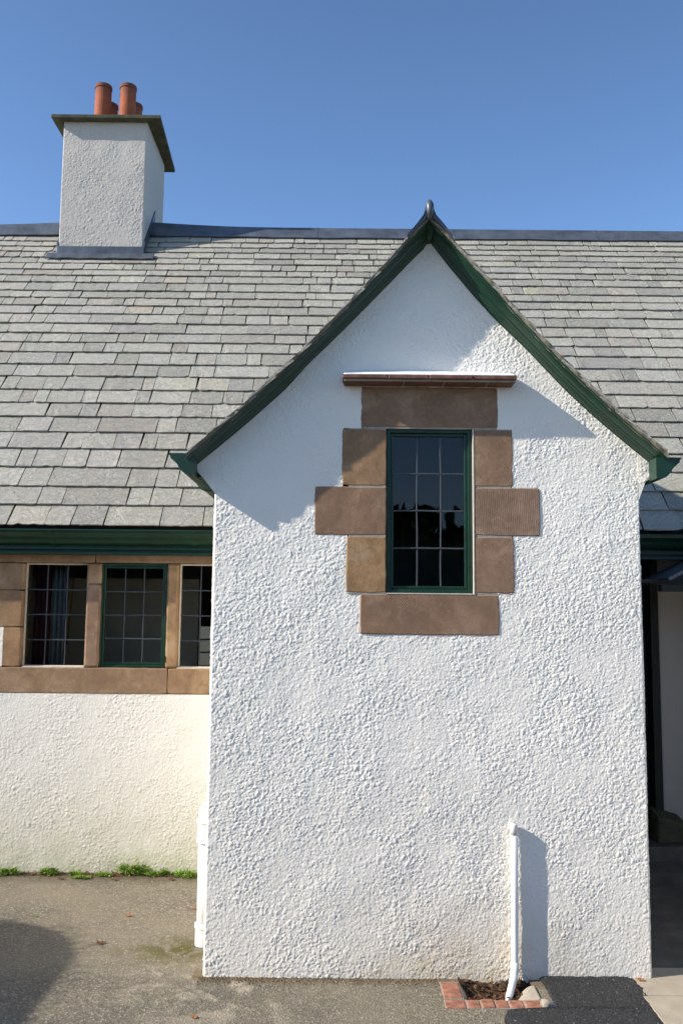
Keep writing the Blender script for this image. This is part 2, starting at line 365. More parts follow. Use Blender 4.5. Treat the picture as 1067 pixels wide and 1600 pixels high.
# fresh asphalt patch, domed up against the wall
nx, ny = 90, 70; X, Yg = np.meshgrid(np.linspace(.0, 1, nx), np.linspace(-1.4, .0, ny))
lx = .62+(.0)*Yg; lx = np.where(Yg > -.285, .835+.0*(Yg), .635+.02*np.sin(Yg*19)); rx = 1.222-.02*np.sin(Yg*9)
XX = lx+(rx-lx)*X; jit = (smooth_noise(ny, nx, 4)-.5)*.014
edge = np.minimum(X, 1-X); Zp = .002+.006*np.clip(edge/.05, 0, 1)+.004*smooth_noise(ny, nx, 6)+.005*np.exp(-((Yg)/.03)**2)*np.clip(edge/.1, 0, 1)*(.6+.8*smooth_noise(ny, nx, 7))+.003*rng.random((ny, nx))
XX = XX+jit*(edge < .03)
o = np_mesh('asphalt_patch', np.stack([XX.ravel(), (Yg+.002).ravel(), Zp.ravel()], -1), (lambda i: np.stack([i[:-1, :-1], i[:-1, 1:], i[1:, 1:], i[1:, :-1]], -1).reshape(-1, 4))(np.arange(nx*ny).reshape(ny, nx)), M_asph, None)
tag(o, kind='structure')

# ================================================================ COTTAGE
house = thing('cottage', 'white roughcast cottage with slate roof, gabled bay, sandstone windows and green gutters', 'house')

# --- profiles of the bay's verge (x, z): outer edge of the slates at y=-.11, inner edge of moulding on the wall
LO = [(.374, 3.258), (.341, 3.222), (0.262, 3.135), (0.208, 3.068), (0.087, 2.934), (-0.023, 2.81), (-0.1, 2.73), (-0.156, 2.668), (-0.293, 2.535), (-0.388, 2.44), (-0.537, 2.305), (-0.664, 2.19)]
RO = [(.374, 3.258), (.402, 3.232), (0.484, 3.145), (0.57, 3.043), (0.67, 2.936), (0.755, 2.833), (0.869, 2.707), (0.958, 2.61), (1.039, 2.533), (1.136, 2.437), (1.223, 2.358), (1.329, 2.266), (1.393, 2.205)]
LI = [(.39, 3.166), (0.319, 3.098), (0.226, 2.996), (0.122, 2.885), (-0.009, 2.745), (-0.102, 2.652), (-0.15, 2.605), (-0.251, 2.485), (-0.416, 2.333), (-0.557, 2.21), (-.68, 2.105)]
RI = [(.39, 3.166), (0.462, 3.07), (0.583, 2.92), (0.686, 2.804), (0.813, 2.68), (0.897, 2.587), (1.007, 2.47), (1.104, 2.379), (1.211, 2.285), (1.298, 2.212), (1.42, 2.11)]
def curve(pts, n):
    P = np.array(pts); t = np.r_[0, np.cumsum(np.hypot(*np.diff(P, axis=0).T))]; t /= t[-1]; u = np.linspace(0, 1, n)
    xs = np.interp(u, t, P[:, 0]); zs = np.interp(u, t, P[:, 1])
    for _ in range(3):
        xs[1:-1] = (xs[:-2]+2*xs[1:-1]+xs[2:])/4; zs[1:-1] = (zs[:-2]+2*zs[1:-1]+zs[2:])/4
    return np.stack([xs, zs], -1)
cLO, cRO, cLI, cRI = (curve(p, 60) for p in (LO, RO, LI, RI))
def zi_at(x):
    l = np.interp(x, cLI[::-1, 0], cLI[::-1, 1]); r = np.interp(x, cRI[:, 0], cRI[:, 1])
    return np.where(x < .395, l, r)

# --- bay walls
XL, XR = -.556, 1.304
WX0, WX1, WZ0, WZ1 = .195, .580, 1.569, 2.312      # window opening in the gable
STONES = [(.082, .687, 2.316, 2.500), (0, .750, 2.056, 2.316), (-.118, .866, 1.838, 2.056), (.022, .751, 1.588, 1.838), (.083, .684, 1.411, 1.588)]
def keep_bay(cx, cz):
    k_ = cz < zi_at(cx)+.02
    k_ &= ~((cx > WX0) & (cx < WX1) & (cz > WZ0) & (cz < WZ1))
    for a, b_, c, d in STONES: k_ &= ~((cx > a+.005) & (cx < b_-.005) & (cz > c+.004) & (cz < d-.003))
    for jz, a, b_ in ((1.5865, .083, .684), (1.836, .022, .751), (2.054, 0, .75), (2.314, .082, .687)): k_ &= ~((abs(cz-jz) < .007) & (cx > a+.005) & (cx < b_-.005))
    return k_
relief_wall('gable_wall', M_bay, house, XL, XR, -.13, 3.18, 0.0, .0031, keep_bay)
# kneelers: the wall head corbels out at each eave
for sx, xa, xb, xo in ((-1, XL, -.627, -.60), (1, XR, 1.352, 1.325)):
    m = MB(); prof = [(xa, 2.055), (xa-(.0), 2.03), (xo, 2.085), (xb, 2.115), (xb+sx*.002, 2.15), (xb, float(zi_at(np.array(xb)))+.02), (xa, float(zi_at(np.array(xa)))+.03)]
    n = len(prof); vs_ = [(x, -.008, z) for x, z in prof]+[(x, YW, z) for x, z in prof]
    m.add(vs_, [tuple(range(n))]+[tuple(range(2*n-1, n-1, -1))]+[(i, (i+1) % n, n+(i+1) % n, n+i) for i in range(n)])
    m.build('kneeler', M_bay, house, bevel=.006)
    def kk_(cx, cz, sx=sx, xa=xa, xb=xb): return (cz > 2.085+.45*(abs(cx-xa)-.02)) & (cz < zi_at(cx)+.02)
    relief_wall('kneeler_face', M_bay, house, min(xa, xb), max(xa, xb), 2.05, 2.3, -.002, .004, kk_, 1, 1, (False, False))
# side walls of the bay
for xa, xb in ((XL+.003, XL+.15), (XR-.15, XR-.003)):
    m = MB(); m.box(xa, xb, .006, YW+.1, -.1, 2.16); m.build('side_wall', M_bay, house)
for lx, ly, rz in ((XL+.002, YW, -90), (XR-.002, .004, 90)):
    o = relief_wall('side_wall', M_bay, house, 0, YW-.006, -.05, 2.06, 0, .0065, lambda cx, cz: cz > -1, .75, .9, None)
    o.rotation_euler = (0, 0, R(rz)); o.location = (lx, ly, 0)
# masonry core behind the roughcast (keeps the bay dark inside)
m = MB(); t = .02
m.box(XL+.16, WX0-.01, .02, .14, -.1, 2.2); m.box(WX1+.01, XR-.16, .02, .14, -.1, 2.2)
m.box(WX0-.01, WX1+.01, .02, .14, -.1, WZ0-.04); m.box(-.05, .85, .02, .14, WZ1+.04, 2.6)
m.build('wall_core', M_inside, house)
m = MB(); m.box(XL+.15, XR-.15, 1.6, 1.7, 0, 2.15); m.box(XL+.15, XR-.15, .15, 1.6, 1.0, 1.05); m.build('inner_wall', M_inside, house)

# --- dressed stones round the gable window
def stone(x0, x1, z0, z1, y0, y1, tone, parent=house, bev=.004, name='stone'):
    """squared block whose arrises wander a little"""
    m = MB(); jj = lambda a=.0013: random.uniform(-a, a); pts = []
    def side(ax, az, bx, bz):
        n_ = max(3, int(math.hypot(bx-ax, bz-az)/.035))
        for i_ in range(n_):
            t_ = i_/n_; c_ = .0022 if i_ == 0 else 0; pts.append((ax+(bx-ax)*t_+jj()+c_*(1 if ax == x0 else -1), az+(bz-az)*t_+jj()+c_*(1 if az == z0 else -1)))
    side(x0, z0, x1, z0); side(x1, z0, x1, z1); side(x1, z1, x0, z1); side(x0, z1, x0, z0)
    n_ = len(pts); cx, cz = (x0+x1)/2, (z0+z1)/2; e_ = min(bev, .012)
    def inset(p): return (p[0]+(e_ if p[0] < cx else -e_)*(1 if min(abs(p[0]-x0), abs(p[0]-x1)) < .004 else 0), p[1]+(e_ if p[1] < cz else -e_)*(1 if min(abs(p[1]-z0), abs(p[1]-z1)) < .004 else 0))
    fr_ = [(*inset(p), y0) for p in pts]; ed = [(*p, y0+e_*.8) for p in pts]; bk = [(*p, y1) for p in pts]
    vv = [(a, c, b_) for a, b_, c in fr_]+[(a, c, b_) for a, b_, c in ed]+[(a, c, b_) for a, b_, c in bk]
    fs = [tuple(range(n_)), tuple(range(3*n_-1, 2*n_-1, -1))]+[(k_*n_+i_, (k_+1)*n_+i_, (k_+1)*n_+(i_+1) % n_, k_*n_+(i_+1) % n_) for k_ in (0, 1) for i_ in range(n_)]
    m.add(vv, fs, tone); return m.build(name, M_stone, parent)
def tn(a, rot=None, tool=None): return (a, random.random() if rot is None else rot, random.random()*.5 if tool is None else tool)
F0 = -.0095; gp = .0018
stone(.082, .687, 2.316+gp, 2.500, F0, .10, tn(.62, .0, .2))
stone(.000, WX0, 2.056+gp, 2.310, F0, .10, tn(.18, .3, .1)); stone(-.118, WX0, 1.838+gp, 2.052, F0, .10, tn(.65, .25, .6)); stone(.022, WX0, 1.588+gp, 1.834, F0, .10, tn(0.0, .1, .1))
stone(WX1, .750, 2.056+gp, 2.310, F0, .10, tn(.6, .1, .1)); stone(WX1, .866, 1.840+gp, 2.052, F0, .10, tn(.98, .02, .5)); stone(WX1, .751, 1.590+gp, 1.836, F0, .10, tn(.8, .4, .2))
stone(.083, .684, 1.411, 1.585, F0, .10, tn(.72, .28, .95))
# thin mortar in the joints
m = MB(); m.box(.03, WX0-.002, F0+.002, .09, 1.586, 2.312); m.box(WX1+.002, .742, F0+.002, .09, 1.586, 2.312); m.box(.09, .68, F0+.002, .09, 1.58, 1.5865); m.box(.09, .68, F0+.002, .09, 2.3125, 2.32); m.build('mortar_joint', M_mortar, house)
m = MB(); m.box(WX0+.001, WX1-.001, F0-.0015, .06, 1.5855, 1.590); m.box(WX1-.006, WX1-.001, F0-.0015, .05, 1.590, WZ1); m.build('putty_fillet', M_putty, house)
# drip course over the lintel: creasing tiles under a mortar fillet
drip = MB(); drip.box(.006, .750, -.094, .02, 2.5045, 2.5295); drip = drip.build('drip_course', M_mortar, house)
xs = [.000, .198, .375, .566, .756]
for r_, (za, zb, yf) in enumerate(((2.5025, 2.5105, -.088), (2.5130, 2.531, -.108))):
    off = 0 if r_ else .07
    xx = [xs[0]+(.006 if r_ == 0 else 0)]+[x+off for x in xs[1:-1]]+[xs[-1]-(.006 if r_ == 0 else 0)]
    for a, b_ in zip(xx[:-1], xx[1:]):
        m = MB(); j = random.uniform(-.003, .003); m.box(a, b_-.003, yf+j, .015, za+random.uniform(-.001, .001), zb+random.uniform(-.001, .001)); m.build('tile', M_tile, drip, bevel=.004)
n = 60; prof = []
for i in range(n+1):
    x = .004+.748*i/n; e = min(1, i/9, (n-i)/14); top = 2.572+.016*e-.003*random.random()+.004*math.sin(i*.4)-.018*(i/n)
    prof.append([(x, .012, top), (x, -.035, 2.558+.006*e), (x, -.07, 2.547+.002*e), (x, -.099-.002*random.random(), 2.535), (x, -.099, 2.5305), (x, .012, 2.5305)])
m = MB(); m.sweep(prof, True); m.build('mortar_fillet', M_fillet, drip, smooth=True)

# --- windows
def lead_window(x0, x1, z0, z1, y, cols, rows, frame, parent=house, label=None, came=.0075, depth=.035):
    """frame: width of the green casement (0 = leaded straight into the stone)"""
    m = MB(); w = frame
    if w:
        m.box(x0, x0+w, y, y+depth, z0, z1); m.box(x1-w, x1, y, y+depth, z0, z1); m.box(x0+w, x1-w, y, y+depth, z0, z0+w); m.box(x0+w, x1-w, y, y+depth, z1-w, z1)
        fr = m.build('window', M_green, parent, bevel=.003)
        m = MB(); v = .014; a, b_, c, d = x0+w, x1-w, z0+w, z1-w; y2 = y+.010
        m.box(a, a+v, y2, y2+.02, c, d); m.box(b_-v, b_, y2, y2+.02, c, d); m.box(a+v, b_-v, y2, y2+.02, c, c+v); m.box(a+v, b_-v, y2, y2+.02, d-v, d)
        m.build('casement', M_green, fr, bevel=.003); gx_, hx, gz_, hz = a+v, b_-v, c+v, d-v
    else:
        w = .009
        m.box(x0, x0+w, y-.004, y+.012, z0, z1); m.box(x1-w, x1, y-.004, y+.012, z0, z1); m.box(x0+w, x1-w, y-.012, y+.012, z0, z0+w); m.box(x0+w, x1-w, y-.004, y+.012, z1-w, z1)
        fr = m.build('window', M_putty, parent); gx_, hx, gz_, hz = x0+w, x1-w, z0+w, z1-w
    if label: fr['label'] = label
    yg = y+.02 if frame else y+.004
    cs = [gx_+(hx-gx_)*i/cols for i in range(cols+1)]; rs = [gz_+(hz-gz_)*i/rows for i in range(rows+1)]
    for i in range(cols):
        for j in range(rows):
            ta, tb = random.uniform(-.004, .004), random.uniform(-.003, .003)
            cx, cz = (cs[i]+cs[i+1])/2, (rs[j]+rs[j+1])/2; a, b_ = (cs[i+1]-cs[i])/2, (rs[j+1]-rs[j])/2
            m = MB(); m.add([(cx+sx*a, yg+sx*a*ta+sz*b_*tb, cz+sz*b_) for sx, sz in ((-1, -1), (1, -1), (1, 1), (-1, 1))], [(0, 1, 2, 3)])
            m.build('pane', M_glass, fr)
    for i in range(1, cols):
        m = MB(); pts = [(cs[i]+random.uniform(-.0012, .0012), yg-.002, gz_+(hz-gz_)*q_/8) for q_ in range(9)]
        m.sweep([[(x-came/2, y_+.004, z), (x-came/2*.6, y_-.002, z), (x+came/2*.6, y_-.002, z), (x+came/2, y_+.004, z)] for x, y_, z in pts], True); m.build('came', M_came, fr)
    for j in range(1, rows):
        m = MB(); pts = [(gx_+(hx-gx_)*q_/8, yg-.0035, rs[j]+random.uniform(-.0012, .0012)) for q_ in range(9)]
        m.sweep([[(x, y_+.004, z-came/2), (x, y_-.002, z-came/2*.6), (x, y_-.002, z+came/2*.6), (x, y_+.004, z+came/2)] for x, y_, z in pts], True); m.build('came', M_came, fr)
    return fr
lead_window(WX0+.001, WX1-.009, 1.589, WZ1+.002, .006, 3, 4, .018, label='narrow green gable window of twelve leaded panes')

# --- main wall, left of the bay
band = (1.013, 1.83)
relief_wall('front_wall', M_main, house, -2.25, XL, -.03, 1.012, YW, .0038, lambda cx, cz: cz > -1, .8, 1.0, (False, False))
relief_wall('front_wall', M_main, house, -4.2, -2.25, -.03, 1.90, YW, .012, lambda cx, cz: cz > -1, .6, .4, (False, False))
relief_wall('front_wall', M_main, house, -2.25, -1.990, 1.012, 1.90, YW, .0045, lambda cx, cz: (cz > 1.166) & (cz < 1.394), .8, 1.0, (False, False))
YS = YW-.004
w1 = (-1.876, -1.511, 1.163, 1.776); w2 = (-1.424, -1.033, 1.163, 1.778); w3 = (-.963, -.598, 1.163, 1.778)
stone(-2.25, -1.465, 1.778+gp, 1.92, YS, YW+.15, tn(.4, .0, .1)); stone(-1.462, -.45, 1.780+gp, 1.92, YS, YW+.15, tn(.5, .05, .1))
stone(-2.25, w1[0]-.012, 1.614+gp, 1.776, YS, YW+.15, tn(.3)); stone(-2.25, w1[0]-.014, 1.396+gp, 1.612, YS, YW+.15, tn(.15)); stone(-1.996, w1[0]-.012, 1.164+gp, 1.394, YS, YW+.15, tn(.1))
stone(-2.25, -1.015, 1.013, 1.1615, YS-.004, YW+.15, tn(.35, .0, .3)); stone(-1.011, -.45, 1.015, 1.1615, YS-.004, YW+.15, tn(.2, .1, .3))
stone(w1[1]+.002, w2[0]-.002, 1.1645, 1.652, YS, YW+.12, tn(.85), bev=.010); stone(w1[1]+.002, w2[0]-.002, 1.655, 1.776, YS, YW+.12, tn(.3), bev=.010)
stone(w2[1]+.002, w3[0]-.002, 1.1645, 1.776, YS, YW+.12, tn(.1), bev=.010)
lead_window(w1[0]-.010, w1[1], 1.163, 1.777, YW+.045, 3, 4, 0, label='leftmost leaded window with crimson curtain inside')
lead_window(w2[0]-.010, w2[1], 1.163, 1.779, YW+.022, 3, 4, .016, label='green framed casement between the two mullions')
lead_window(w3[0], w3[1], 1.163, 1.779, YW+.045, 3, 4, 0, label='leaded window half hidden behind the gabled bay')
m = MB()
for wx in (w1, w3): m.box(wx[0]-.0, wx[1], YW+.002, YW+.04, 1.1615, 1.168)
m.build('sill_flashing', M_putty, house)
m = MB(); m.box(-1.036, -1.033, YW-.006, YW+.02, 1.20, 1.235); m.box(-1.036, -1.031, YW-.006, YW+.02, 1.62, 1.65); m.build('hinge', M_green, house)
# walls to the right of the bay
m = MB(); m.box(XR, 1.36, YW, YW+.15, 0, 1.94); m.box(1.36, 4.2, YW, YW+.15, 1.92, 1.96); m.box(2.35, 4.2, YW+.01, YW+.15, 0, 1.92); m.build('front_wall', M_main, house)
m = MB(); m.box(1.99, 2.35, 1.76, 1.9, .15, 1.92); m.build('porch_wall_and_blocker', M_chim, house, bevel=.01)
m = MB(); m.add([(1.90, 1.60, .15), (2.07, 1.60, .15), (2.07, 1.76, .15), (1.90, 1.76, .15), (1.90, 1.60, .30), (2.07, 1.60, .27), (2.07, 1.76, .29), (1.90, 1.76, .34)], [(0,3,2,1),(4,5,6,7),(0,1,5,4),(1,2,6,5),(2,3,7,6),(3,0,4,7)]); m.build('plinth_stone', M_cap, house, bevel=.012)
m = MB(); m.box(1.36, 2.35, 1.30, 1.52, -.02, .065); m.build('step', M_shaded_slab, house, bevel=.006)
m = MB(); m.box(1.36, 2.35, 1.521, 2.0, -.02, .15); m.build('step', M_shaded_slab, house, bevel=.006)
m = MB(); m.box(1.40, 1.985, 1.86, 1.92, .152, 1.95); dr = m.build('door', M_dark, house)
for i in range(5):
    m = MB(); m.box(1.415+i*.112, 1.415+i*.112+.106, 1.845, 1.859, .17, 1.92); m.build('plank', M_dark, dr, bevel=.003)
m = MB(); m.box(1.935, 1.985, 1.74, 1.84, .152, 1.9); m.box(1.36, 1.42, 1.74, 1.84, .152, 1.9); m.build('door_post', M_dark, house, bevel=.004)
# low lead-covered porch roof, tilted
m = MB(); c1, s1 = math.cos(R(27)), math.sin(R(27))
def pr(x, y, h): return (1.80+x*c1-h*s1, y, 1.69+x*s1+h*c1)
m.add([pr(0, 1.02, 0), pr(1.2, 1.02, 0), pr(1.2, 1.44, 0), pr(0, 1.44, 0), pr(0, 1.02, .018), pr(1.2, 1.02, .018), pr(1.2, 1.44, .018), pr(0, 1.44, .018)], [(0,3,2,1),(4,5,6,7),(0,1,5,4),(1,2,6,5),(2,3,7,6),(3,0,4,7)]); m.build('porch_roof', M_lead, house)
m = MB(); m.box(1.76, 3.2, 1.04, 1.10, 1.63, 1.67); m.build('porch_beam', M_dark, house, bevel=.004)
m = MB(); m.box(1.37, 3.2, 1.105, 1.90, 1.68, 1.70); m.build('porch_ceiling', M_dark, house)
m = MB(); m.box(2.42, 2.58, -.2, 1.95, 0, 1.80); m.build('porch_wall_and_blocker', M_main, house)  # unseen side wall, added to block light and darken the porch recess
m = MB(); m.tube([(2.10, 1.40, 1.98), (2.10, 1.36, 1.90), (2.06, 1.30, 1.84), (2.05, 1.30, 1.80)], .035, 14); m.build('rainwater_pipe', M_lead, house, smooth=True)

# --- room behind the windows
m = MB(); m.box(-4.2, -4.1, YW+.16, 6.1, 0, 2.6); m.box(XL+.16, XL+.24, YW+.16, 6.1, 0, 2.6); m.box(-4.1, XL+.16, YW+.16, 6.1, 2.15, 2.2)
bx0, bx1, bz0, bz1 = -1.60, -.95, .86, 1.35
m.box(-4.1, bx0, 6.0, 6.1, 0, 2.15); m.box(bx1, XL+.16, 6.0, 6.1, 0, 2.15); m.box(bx0, bx1, 6.0, 6.1, 0, bz0); m.box(bx0, bx1, 6.0, 6.1, bz1, 2.15)
m.build('room_wall', M_inside, house)
m = MB(); m.box(-4.1, XL+.16, YW+.16, 6.0, -.02, .02); m.build('room_floor', M_floor, house)
lead_window(bx0, bx1, bz0, bz1, 6.03, 4, 3, .02, came=.016, label='far window on the other side of the room')
m = MB(); m.box(-2.6, -1.0, 2.45, 2.52, .02, 1.72); m.build('partition', M_inside, house)
m = MB(); m.box(XR-.0, 4.2, 1.93, 2.0, 0, 2.3); m.box(4.0, 4.2, 1.5, 6.1, 0, 2.3); m.box(-4.2, 4.2, 6.1, 6.2, 2.15, 2.4); m.box(XL+.24, 4.2, 6.0, 6.1, 0, 2.15); m.build('rear_wall', M_main, house)

# --- main roof
PIT = R(50); e0 = Vector((0, YW-.16, 1.980)); U = Vector((1, 0, 0)); V = Vector((0, math.cos(PIT), math.sin(PIT))); Nn = Vector((0, -math.sin(PIT), math.cos(PIT)))
courses = [0.0, .173, .336, .514, .693, .861, 1.023, 1.173, 1.322, 1.48, 1.628, 1.78, 1.909, 2.033, 2.165, 2.3, 2.421, 2.535, 2.642, 2.772, 2.884, 2.978, 3.084, 3.181, 3.281, 3.371, 3.462, 3.56, 3.64]
RX0, RX1 = -4.4, 4.4
roof = MB(); a = e0+V*.03-Nn*.006; apex = e0+V*3.78-Nn*.006
def rp(x, p): return (x, p.y, p.z)
by = 2*apex.y-a.y
roof.add([rp(RX0, a), rp(RX1, a), rp(RX1, apex), rp(RX0, apex), (RX0, by, a.z), (RX1, by, a.z), (RX0, a.y, a.z-.03), (RX1, a.y, a.z-.03), (RX0, by, a.z-.03), (RX1, by, a.z-.03)],
         [(0, 1, 2, 3), (3, 2, 5, 4), (6, 7, 1, 0), (4, 5, 9, 8), (0, 3, 4, 8, 6), (1, 7, 9, 5, 2)])
roof = roof.build('roof', M_deck, house)

def slate_geo(mb, O, U, V, Nv, w, L, th, lift, tone, skew=0, chips=.004, drop=.006):
    """a riven slate: O = lower left corner on the roof plane; irregular tail, slightly tilted"""
    nb = max(5, int(w/.028)); pts = []
    cl, cr = (random.uniform(.006, .022) if random.random() < .14 else .001), (random.uniform(.006, .022) if random.random() < .14 else .001)
    for i in range(nb+1):
        x = w*i/nb; y = random.uniform(-chips, chips)*.55+(random.uniform(.003, .009) if random.random() < .07 else 0)
        if i == 0: y += cl
        if i == nb: y += cr
        pts.append((x, y))
    s2 = w+random.uniform(-.002, .002)
    pts += [(s2+skew, L), (skew, L)]
    twist = random.uniform(-.0015, .0015)
    bot, top = [], []
    for x, y in pts:
        h = lift*(1-y/L)-drop*(y/L)+twist*(x/w-.5)
        p = O+U*x+V*y
        e = 0 if y > L*.5 else random.uniform(-.003, .001)
        bot.append(p+Nv*h); top.append(p+Nv*(h+th+e))
    n = len(pts)
    mb.add(bot+top, [tuple(range(n-1, -1, -1)), tuple(range(n, 2*n))]+[(i, (i+1) % n, n+(i+1) % n, n+i) for i in range(n)], tone)
def tone(): return (random.random(), random.random(), random.random())
def ridge_z(x): return .05*math.exp(-((x+2.0)/.75)**2)
def z_bay_at(x):   # slate surface of the bay roof
    if x < cLO[0][0]: return float(np.interp(x, cLO[::-1, 0], cLO[::-1, 1], left=0))
    return float(np.interp(x, cRO[:, 0], cRO[:, 1], right=0))
cand = []
cm = cam.matrix_world.inverted(); fpx = 1400*.64
def px(p):
    q_ = cm @ p; return (341+fpx*q_.x/-q_.z, 512-fpx*q_.y/-q_.z)
for ci in range(len(courses)-1):
    s0, s1 = courses[ci], courses[ci+1]; x = RX0+random.uniform(-.2, 0); big = 1-ci/34
    while x < RX1:
        w = random.choice((.10, .14, .18, .20, .23, .26, .30, .38, .48))*random.uniform(.88, 1.12)*(.72+.28*big)
        g_ = random.uniform(.004, .009)
        P = e0+V*s0+U*x; mid = P+U*(w/2)+V*((s1-s0)*.6)
        ok = True
        zb = z_bay_at(mid.x)
        if zb > mid.z+.10 and (zb-mid.z) > .10: ok = False            # under the bay roof
        if -2.38 < mid.x < -1.70 and mid.y > 3.40 and s0 > 3.22: ok = ok and not (-2.33 < mid.x < -1.75)
        if ok:
            pa, pb = px(P), px(P+U*w+V*(s1-s0)); area = abs(pb[0]-pa[0])*abs(pb[1]-pa[1])
            vis = -8 < pb[0] and pa[0] < 690
            hid = (XL+.02)*1400*.64/4 < 0 and (212 < pa[0] and pb[0] < 638 and P.z < 2.7 and abs(P.x-.38) < 1.0)
            cand.append((area if (vis and not hid) else 0, P.copy(), w-g_, s1-s0, random.uniform(-.005, .005)))
        x += w
cand.sort(key=lambda c: -c[0])
NS = 262; rest = MB()
for i, (ar, P, w, ex, sk) in enumerate(cand):
    L_ = ex+.055; th = random.uniform(.006, .010)
    mb = MB() if i < NS and ar > 0 else rest
    slate_geo(mb, P, U, V, Nn, w, L_, th, .0125, tone(), sk*1.4)
    if mb is not rest: mb.build('slate', M_slate, roof)
tag(rest.build('small_slate', M_slate, roof), kind='stuff')
# rear slope slates are out of sight: one coarse set
m = MB(); Vb = Vector((0, -math.cos(PIT), math.sin(PIT))); Nb = Vector((0, math.sin(PIT), math.cos(PIT)))
for ci in range(18):
    m_s = ci*.2; P = Vector((RX0, by+.03, 1.98))+Vb*m_s; m.add([P, P+U*8.8, P+U*8.8+Vb*.25-Nb*.0, P+Vb*.25, P+Nb*.02, P+U*8.8+Nb*.02, P+U*8.8+Vb*.25, P+Vb*.25], [(4, 7, 6, 5), (0, 4, 5, 1)], (.4, .2, .3))
tag(m.build('rear_slate', M_slate, roof), kind='stuff')
# lead ridge
m = MB(); rings = []
for i in range(140):
    x = RX0+8.8*i/139; dz = ridge_z(x); wob = .004*math.sin(x*5.1)+.003*math.sin(x*13)
    A_ = e0+V*(3.545+wob)+Nn*.024; B_ = e0+V*3.715+Nn*.030; top = Vector((0, apex.y, 4.865))
    r_ = .024; up = Vector((0, 0, dz))
    f = lambda p, t_: (x, p.y, p.z+dz*t_)
    rings.append([f(A_, .25), f(A_+Nn*.003, .25), f(B_, .9), (x, top.y-.030, top.z-.034+dz), (x, top.y-.026, top.z-.010+dz), (x, top.y-.012, top.z+.002+dz), (x, top.y+.012, top.z+.002+dz), (x, top.y+.028, top.z-.012+dz), (x, 2*apex.y-B_.y, B_.z+dz), (x, 2*apex.y-A_.y, A_.z+dz*.25), (x, apex.y, A_.z-.02)])
m.sweep(rings, True); m.build('ridge_flashing', M_lead, roof, smooth=False)
for x in (-3.3, -.235, .95, 2.2):
    m = MB(); dz = ridge_z(x); A_ = e0+V*3.55+Nn*.029; B_ = e0+V*3.715+Nn*.0345
    m.add([(x, A_.y, A_.z+dz*.25), (x+.008, A_.y, A_.z+dz*.25), (x+.008, B_.y, B_.z+dz*.9), (x, B_.y, B_.z+dz*.9)], [(0, 1, 2, 3)])
    m.add([(x, A_.y, A_.z+dz*.25-.006), (x+.008, A_.y, A_.z+dz*.25-.006), (x+.008, B_.y, B_.z+dz*.9-.006), (x, B_.y, B_.z+dz*.9-.006)], [(3, 2, 1, 0)])
    m.build('lead_welt', M_lead, roof)

# --- chimney
CX0, CX1, CY0, CY1, CZ0, CZ1 = -2.398, -1.690, 3.363, 4.10, 4.30, 5.638
m = MB(); m.box(CX0+.004, CX1-.004, CY0+.006, CY1, CZ0, CZ1); chim = m.build('chimney', M_chim, house)
relief_wall('stack_face', M_chim, chim, CX0, CX1, 4.46, CZ1, CY0, .0055, lambda cx, cz: cz > 0, 1.15, .9, None)
o = relief_wall('stack_face', M_chim, chim, 0, CY1-CY0, 4.4, CZ1, 0, .0065, lambda cx, cz: cz > 0, 1.2, .8, None)
o.rotation_euler = (0, 0, R(90)); o.location = (CX1, CY0, 0)
m = MB(); m.add([(x, y, z) for z in (CZ1, CZ1+.032) for x, y in ((-2.487, CY0-.075), (-1.562, CY0-.075), (-1.612, 4.235), (-2.487, 4.235))], [(0,3,2,1),(4,5,6,7),(0,1,5,4),(1,2,6,5),(2,3,7,6),(3,0,4,7)]); cap = m.build('chimney_cap', M_cap, chim, bevel=.004)
for (x, y) in ((-2.140, 3.60), (-1.922, 3.60), (-2.160, 3.90), (-1.935, 3.90)):
    m = MB(); z0 = CZ1+.03
    prof = [(.074, 0), (.0735, .06), (.070, .38), (.069, .408), (.075, .412), (.075, .435), (.072, .442), (.055, .442), (.050, .30), (.050, .0)]
    m.tube([(x, y, z0+h) for r_, h in prof], [r_ for r_, h in prof], 28, cap=False); m.build('chimney_pot', M_pot, chim, smooth=False)
    m = MB(); m.tube([(x, y, z0-.001), (x, y, z0+.03)], [.12, .085], 20); m.build('flaunching', M_cap, chim)
# lead round the stack
m = MB(); zt = 4.53
m.box(CX0-.010, CX1+.014, CY0-.024, CY0+.004, 4.43, zt); m.build('lead_apron', M_lead, chim, bevel=.003)
m = MB(); Pq = Vector((CX0-.03, CY0-.012, 4.45)); sA = ((CY0-.012)-e0.y)/V.y
A_ = e0+V*(sA+.012)+Nn*.034; B_ = e0+V*(sA-.064)+Nn*.031
rg = []
for i in range(20):
    x = CX0-.085+(CX1-CX0+.19)*i/19; wv = random.uniform(-.004, .004)
    rg.append([(x, A_.y, A_.z), (x, B_.y, B_.z+wv), (x, B_.y+.004, B_.z+wv-.008), (x, A_.y, A_.z-.01)])
m.sweep(rg, True); m.build('lead_apron', M_lead, chim)
for xa, xb in ((CX1, CX1+.016), (CX0-.016, CX0)):
    m = MB(); ys = [CY0-.01+i*(apex.y-CY0+.02)/6 for i in range(7)]; rings = []
    for y in ys:
        zr = e0.z+(y-e0.y)*math.tan(PIT); rings.append([(xa, y, zr), (xb, y, zr), (xb, y, zr+.13), (xa, y, zr+.13)])
    m.sweep(rings, True); m.build('step_flashing', M_lead, chim)

